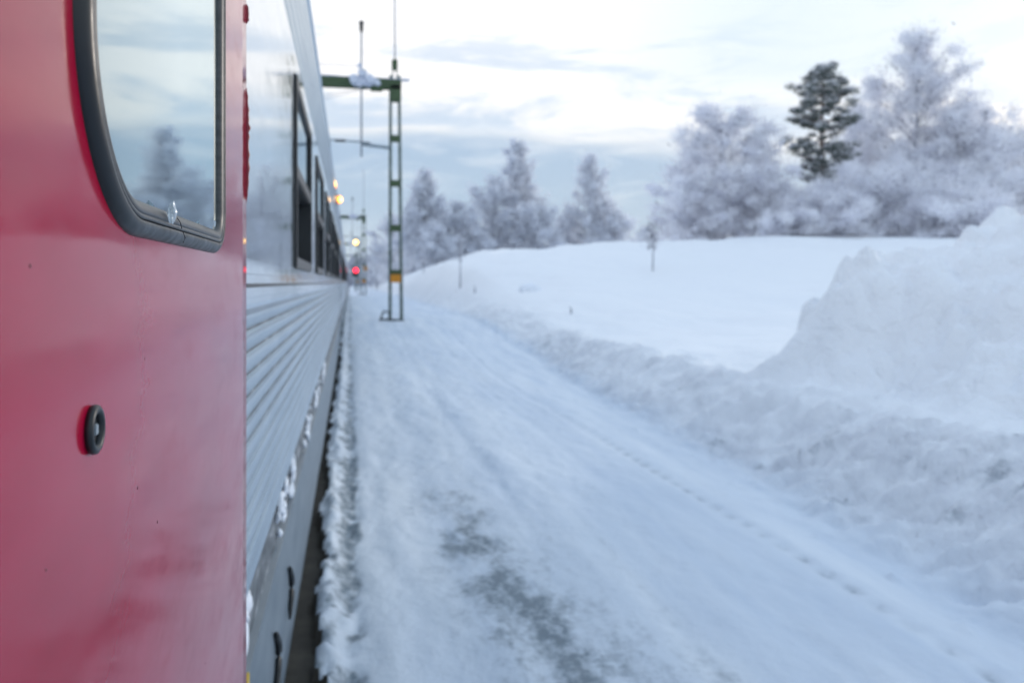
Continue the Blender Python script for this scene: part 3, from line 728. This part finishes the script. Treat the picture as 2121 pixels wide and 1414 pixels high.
def frost_tree(px, top, base_px, wpx, zc, shape, ntw, seed, dark, label, group, far=False, name='frosted_birch', cat='tree'):
    rng = np.random.RandomState(seed); p = P(px, 585, zc); gz = hz(p.x, p.y)
    Ht = P(px, top, zc).z - gz; Rr = wpx / 2 / F * zc
    r = empty(name, (p.x, p.y, gz - .1), label=label, cat=cat, group=group)
    sx, sw = SHAPES[shape]; env = lambda t: np.interp(t, sx, sw) * Rr
    cb = .03 if shape == 'bush' else .07
    mb = MB(); nt_ = 8
    lean = rng.uniform(-.03, .03, 2) * Ht; tr = [Vector((lean[0] * (i / nt_) ** 2 + rng.uniform(-.01, .01) * Ht * (i > 0) * (i < nt_), lean[1] * (i / nt_) ** 2, Ht * .96 * i / nt_)) for i in range(nt_ + 1)]
    r0 = .012 * Ht + .02
    mb.tube(tr, [r0 * (1 - .93 * i / nt_) for i in range(nt_ + 1)], 7)
    def at(t): k = min(int(t * nt_), nt_ - 1); f = t * nt_ - k; return tr[k].lerp(tr[k + 1], f)
    segs = []
    nl = int(16 + Ht * 2.2)
    for i in range(nl):
        t0 = .08 + .82 * (i + rng.rand() * .8) / nl; az_ = i * 2.4 + rng.uniform(-.5, .5)
        rise = rng.uniform(.35, 1.1); te = min(.985, t0 + .10 + .10 * rise)
        Lh = env(te) * rng.uniform(.6, 1.18)
        a = at(t0); e = Vector((at(te).x + math.cos(az_) * Lh, at(te).y + math.sin(az_) * Lh, te * Ht + rng.uniform(-.03, .03) * Ht))
        mid = a.lerp(e, .5) + Vector((rng.uniform(-.1, .1) * Lh, rng.uniform(-.1, .1) * Lh, .12 * Lh + rng.uniform(-.05, .1) * Lh))
        pl = [a, a.lerp(mid, .6).lerp(mid, .2), mid, mid.lerp(e, .55) + Vector((0, 0, .03 * Lh)), e]
        mb.tube(pl, [r0 * .34 * (1 - t0 * .6), r0 * .25 * (1 - t0 * .6), r0 * .18, r0 * .11, r0 * .05], 5, cap=False)
        for k in range(4): segs.append((pl[k], pl[k + 1], 1.0))
        for k in range(6):
            f = .25 + .75 * rng.rand(); q = pl[1].lerp(pl[4], f) if f > .5 else pl[0].lerp(pl[3], f + .2)
            dr_ = Vector((math.cos(az_ + rng.uniform(-1.3, 1.3)), math.sin(az_ + rng.uniform(-1.3, 1.3)), rng.uniform(-.25, .9))).normalized() * Lh * rng.uniform(.2, .5)
            mb.tube([q, q + dr_ * .5 + Vector((0, 0, .05 * Lh)), q + dr_], [r0 * .10, r0 * .07, r0 * .03], 4, cap=False)
            segs.append((q, q + dr_, 1.6))
    mb.build('trunk', M['bark'], r, True)
    # frosted twigs: clusters on the branch segments plus spread through the crown
    A = np.array([s_[0][:] for s_ in segs]); B = np.array([s_[1][:] for s_ in segs]); W = np.array([s_[2] for s_ in segs]) * np.linalg.norm(B - A, axis=1); W /= W.sum()
    ntw = int(ntw * (2.6 if far else 3.4)); n1_ = int(ntw * (.60 if far else .38)); si = rng.choice(len(segs), n1_, p=W); f = rng.rand(n1_, 1)
    C1 = A[si] + (B[si] - A[si]) * f + rng.normal(0, 1, (n1_, 3)) * (.06 * Rr + .07)
    # tufts of frosted twigs at and along the branch ends
    ncl = int(130 + 17 * Ht); ci = rng.choice(len(segs), ncl, p=W); cf = rng.uniform(.2, 1.0, (ncl, 1)); CC = A[ci] + (B[ci] - A[ci]) * cf + rng.normal(0, .05 * Rr, (ncl, 3))
    nu = int(ncl * .30); ua = rng.rand(nu) * 6.283; ur = np.sqrt(rng.rand(nu)) * Rr * .95; CC = np.concatenate([CC, np.stack([ur * np.cos(ua), ur * np.sin(ua), Ht * rng.uniform(.02, .26, nu)], -1)]); ncl += nu
    cs = rng.uniform(.5, 1.3, ncl) ** 1.2 * (.085 * Rr + .12); n2_ = ntw - n1_; pick = rng.choice(ncl, n2_, p=cs ** 2 / (cs ** 2).sum())
    C2 = CC[pick] + unit(rng.normal(0, 1, (n2_, 3))) * (rng.rand(n2_, 1) ** .6) * cs[pick][:, None] * np.array([1.25, 1.25, .85])
    C = np.concatenate([C1, C2])
    C = C[(C[:, 2] > .1)]
    n = len(C)
    out = C - np.array([0, 0, 1]) * C[:, 2:3]; out = unit(out)
    D = unit(out * .55 + rng.normal(0, .55, (n, 3)) + np.array([0, 0, .35]))
    sz = (.55 + .018 * Ht) * (1.25 if far else 1.0); ln = rng.uniform(.35, .9, (n, 1)) * sz * .62; wd = rng.uniform(.25, .6, (n, 1)) * (.11 if not far else .17) * sz
    Sd = unit(np.cross(D, rng.normal(0, 1, (n, 3))))
    V = np.stack([C - Sd * wd, C + Sd * wd, C + D * ln], 1)
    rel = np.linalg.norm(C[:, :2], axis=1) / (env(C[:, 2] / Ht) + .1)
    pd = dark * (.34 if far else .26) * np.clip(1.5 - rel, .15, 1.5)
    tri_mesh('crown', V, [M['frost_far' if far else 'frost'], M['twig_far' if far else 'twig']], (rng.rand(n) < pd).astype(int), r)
    return r
GR = 'frost covered trees on the right beyond the field'
GM = 'hazy frosted trees in the middle distance'
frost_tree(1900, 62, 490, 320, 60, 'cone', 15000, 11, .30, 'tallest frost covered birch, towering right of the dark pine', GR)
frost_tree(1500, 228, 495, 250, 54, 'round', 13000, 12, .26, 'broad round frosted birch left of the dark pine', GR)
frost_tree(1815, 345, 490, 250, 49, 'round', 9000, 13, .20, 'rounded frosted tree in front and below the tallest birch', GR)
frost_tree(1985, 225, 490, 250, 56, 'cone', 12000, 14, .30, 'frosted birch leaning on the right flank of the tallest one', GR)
frost_tree(2105, 262, 490, 290, 62, 'round', 10500, 15, .38, 'darker grey frosted tree at the right edge above the snow heap', GR)  # larger share of dark bare twigs
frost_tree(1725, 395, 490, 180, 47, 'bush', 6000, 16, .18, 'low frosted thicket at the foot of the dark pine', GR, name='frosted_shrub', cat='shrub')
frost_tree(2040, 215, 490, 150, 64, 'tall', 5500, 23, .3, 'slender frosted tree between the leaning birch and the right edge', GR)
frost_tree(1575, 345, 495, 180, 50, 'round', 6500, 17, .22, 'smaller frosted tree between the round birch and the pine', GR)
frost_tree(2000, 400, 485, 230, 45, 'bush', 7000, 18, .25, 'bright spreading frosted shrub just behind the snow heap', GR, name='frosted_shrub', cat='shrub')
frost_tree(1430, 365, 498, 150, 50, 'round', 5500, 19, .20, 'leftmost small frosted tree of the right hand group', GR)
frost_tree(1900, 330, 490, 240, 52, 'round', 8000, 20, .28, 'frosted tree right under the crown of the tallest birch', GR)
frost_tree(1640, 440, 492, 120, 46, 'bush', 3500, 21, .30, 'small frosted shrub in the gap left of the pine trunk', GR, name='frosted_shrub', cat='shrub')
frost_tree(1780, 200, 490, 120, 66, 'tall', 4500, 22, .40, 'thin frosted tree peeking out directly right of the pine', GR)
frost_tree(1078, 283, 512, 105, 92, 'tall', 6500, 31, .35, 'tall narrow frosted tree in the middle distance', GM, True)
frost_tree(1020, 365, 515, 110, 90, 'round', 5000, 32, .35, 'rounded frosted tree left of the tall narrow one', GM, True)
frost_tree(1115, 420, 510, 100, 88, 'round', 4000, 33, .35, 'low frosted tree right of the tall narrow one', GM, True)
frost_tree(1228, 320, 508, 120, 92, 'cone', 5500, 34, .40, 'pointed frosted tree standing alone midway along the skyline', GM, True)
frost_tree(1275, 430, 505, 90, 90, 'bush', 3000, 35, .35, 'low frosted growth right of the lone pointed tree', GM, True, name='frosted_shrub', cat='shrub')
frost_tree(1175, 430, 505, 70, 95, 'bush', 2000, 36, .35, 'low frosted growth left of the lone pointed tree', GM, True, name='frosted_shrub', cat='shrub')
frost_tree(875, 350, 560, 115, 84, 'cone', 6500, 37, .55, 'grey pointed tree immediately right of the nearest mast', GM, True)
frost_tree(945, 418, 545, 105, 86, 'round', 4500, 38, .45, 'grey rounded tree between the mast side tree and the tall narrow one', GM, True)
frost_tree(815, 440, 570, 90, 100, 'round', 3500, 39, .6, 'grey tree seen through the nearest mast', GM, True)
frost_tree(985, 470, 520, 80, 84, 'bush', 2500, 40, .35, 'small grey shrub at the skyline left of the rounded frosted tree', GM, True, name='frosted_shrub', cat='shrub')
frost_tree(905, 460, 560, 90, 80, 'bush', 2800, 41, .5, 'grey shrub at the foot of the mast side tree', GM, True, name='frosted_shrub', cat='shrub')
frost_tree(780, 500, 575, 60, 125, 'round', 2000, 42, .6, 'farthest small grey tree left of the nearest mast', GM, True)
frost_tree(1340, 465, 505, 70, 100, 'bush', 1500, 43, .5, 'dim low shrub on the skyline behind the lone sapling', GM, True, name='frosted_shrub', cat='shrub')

# dark pine with frost on its boughs
def pine(px, top, wpx, zc, seed, label):
    rng = np.random.RandomState(seed); p = P(px, 585, zc); gz = hz(p.x, p.y); Ht = P(px, top, zc).z - gz; Rr = wpx / 2 / F * zc
    r = empty('pine_tree', (p.x, p.y, gz - .1), label=label, cat='pine tree')
    mb = MB(); mb.tube([(0, 0, 0), (.1, 0, Ht * .3), (-.05, 0, Ht * .6), (.05, 0, Ht * .95)], [.24, .20, .14, .03], 8)
    Cs = []; Dk = []
    for i in range(46):
        t = .32 + .66 * i / 45; a = i * 2.4 + rng.uniform(-.4, .4)
        e = np.interp(t, [.34, .45, .6, .75, .9, 1.0], [.6, .9, 1.0, .92, .62, .2]) * Rr * rng.uniform(.7, 1.12)
        base = Vector((0, 0, t * Ht)); end = Vector((math.cos(a) * e, math.sin(a) * e, t * Ht + e * rng.uniform(-.10, .62)))
        mid = base.lerp(end, .5) + Vector((0, 0, -.06 * e)); mb.tube([base, mid, end], [.06, .04, .015], 5, cap=False)
        for k in range(7):
            f = .35 + .65 * (k / 6); c = base.lerp(end, f) + Vector(rng.normal(0, .16, 3)); s_ = rng.uniform(.26, .62) * (.7 + .3 * rng.rand())
            m_ = 120; q = rng.normal(0, 1, (m_, 3)); q = unit(q) * rng.rand(m_, 1) ** .5 * s_ * np.array([1.15, 1.15, .62]); Cs.append(q + np.array(c[:]))
            Dk.append(((q[:, 2] > s_ * .10) & (rng.rand(m_) < .85)) | (rng.rand(m_) < .10))
    mb.build('trunk', M['pinebark'], r, True)
    C = np.concatenate(Cs); dk = np.concatenate(Dk); n = len(C); D = unit(rng.normal(0, .6, (n, 3)) + np.array([0, 0, .5])); Sd = unit(np.cross(D, rng.normal(0, 1, (n, 3))))
    V = np.stack([C - Sd * .03, C + Sd * .03, C + D * .20], 1)
    tri_mesh('crown', V, [M['needle'], M['frost']], dk.astype(int), r); return r
pine(1703, 137, 145, 56, 50, 'dark green pine with frosted boughs rising among the white trees')

# saplings and sticks in the snow
def sapling(px, top, basey, zc, wpx, n, seed, label, name='sapling', dark=.5):
    p = P(px, basey, zc); gz = hz(p.x, p.y); rng = np.random.RandomState(seed); Ht = P(px, top, zc).z - gz
    r = empty(name, (p.x, p.y, gz - .03), label=label, cat='sapling' if name == 'sapling' else 'stake', group='lone young trees sticking out of the snow' if name == 'sapling' else None)
    MB().tube([(0, 0, 0), (.02, 0, Ht * .5), (-.02, 0, Ht)], [.030, .022, .008], 6).build('trunk' if name == 'sapling' else 'stem', M['bark'], r, True)
    if n:
        R0 = wpx / 2 / F * zc; C = np.stack([rng.normal(0, .45, n) * R0, rng.normal(0, .45, n) * R0, Ht * rng.uniform(.45, 1.02, n)], -1)
        D = unit(rng.normal(0, .5, (n, 3)) + np.array([0, 0, .6])); Sd = unit(np.cross(D, rng.normal(0, 1, (n, 3))))
        V = np.stack([C - Sd * .014, C + Sd * .014, C + D * .22], 1); tri_mesh('crown', V, [M['frost'], M['twig']], (rng.rand(n) < dark).astype(int), r)
def at_ground(px, py):
    """depth along the ray where it meets the ground"""
    for zc in np.arange(3, 140, .25):
        q = P(px, py, zc)
        if hz(q.x, q.y) >= q.z: return float(zc)
    return 60.0
sapling(1352, 462, 562, at_ground(1352, 562), 30, 300, 61, 'lone dark tipped sapling in the open snow field below the frosted trees')
sapling(953, 480, 598, at_ground(953, 598), 26, 160, 62, 'thin grey sapling on the slope right of the nearest mast', dark=.6)
sapling(877, 528, 566, at_ground(877, 566), 18, 50, 63, 'short sapling at the skyline near the grey pointed tree', dark=.7)
sapling(983, 588, 608, at_ground(983, 608), 8, 0, 64, 'short brown stake in the snow right of the thin grey sapling', 'stake')
sapling(1182, 632, 652, at_ground(1182, 652), 8, 0, 65, 'tiny stub poking from the snow bank in the middle', 'stake')
# lump of snow on the field edge
zc = at_ground(1095, 603); p = P(1095, 600, zc)
o = MB().lump((0, 0, 0), (20 / F * zc, .35, 12 / F * zc), 7, sub=3, amp=.3).build('snow_lump', M['plainsnow'], None, True); o.location = p
tag(o, 'rounded lump of snow on the slope right of the saplings', 'snow lump')

# distant forest reading as one mass
rng = np.random.RandomState(3); Cs = []; 
for i in range(420):
    x = rng.uniform(-70, 190); y = 235 + rng.uniform(0, 40) + abs(x) * .05; h = rng.uniform(5.5, 9.5); z = float(height(np.array([x]), np.array([y]))[0])
    m_ = 90; t = rng.rand(m_); a = rng.rand(m_) * 6.28; rd = (1 - t) * 2.6 * rng.rand(m_) ** .5 + .2
    Cs.append(np.stack([x + rd * np.cos(a), y + rd * np.sin(a), z + t * h], -1))
C = np.concatenate(Cs); n = len(C); D = unit(rng.normal(0, .5, (n, 3)) + np.array([0, 0, .7])); Sd = unit(np.cross(D, rng.normal(0, 1, (n, 3))))
V = np.stack([C - Sd * .35, C + Sd * .35, C + D * 1.3], 1)
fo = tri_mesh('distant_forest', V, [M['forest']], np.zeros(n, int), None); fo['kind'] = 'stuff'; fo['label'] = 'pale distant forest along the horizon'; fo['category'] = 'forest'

# ------------------------------------------------------------------ haze
hm = bpy.data.materials.new('haze'); hm.use_nodes = True; hn = hm.node_tree; hn.nodes.clear()
ho = hn.nodes.new('ShaderNodeOutputMaterial'); hv = hn.nodes.new('ShaderNodeVolumePrincipled')
hv.inputs['Color'].default_value = (.86, .94, 1, 1); hv.inputs['Density'].default_value = HAZE; hv.inputs['Anisotropy'].default_value = .3
hn.links.new(hv.outputs[0], ho.inputs['Volume'])
h_ = MB().box(-275, 345, -52, 435, -3.4, 24).build('haze', hm); h_['kind'] = 'stuff'; h_['label'] = 'thin frosty haze over the snow field'; h_['category'] = 'haze'
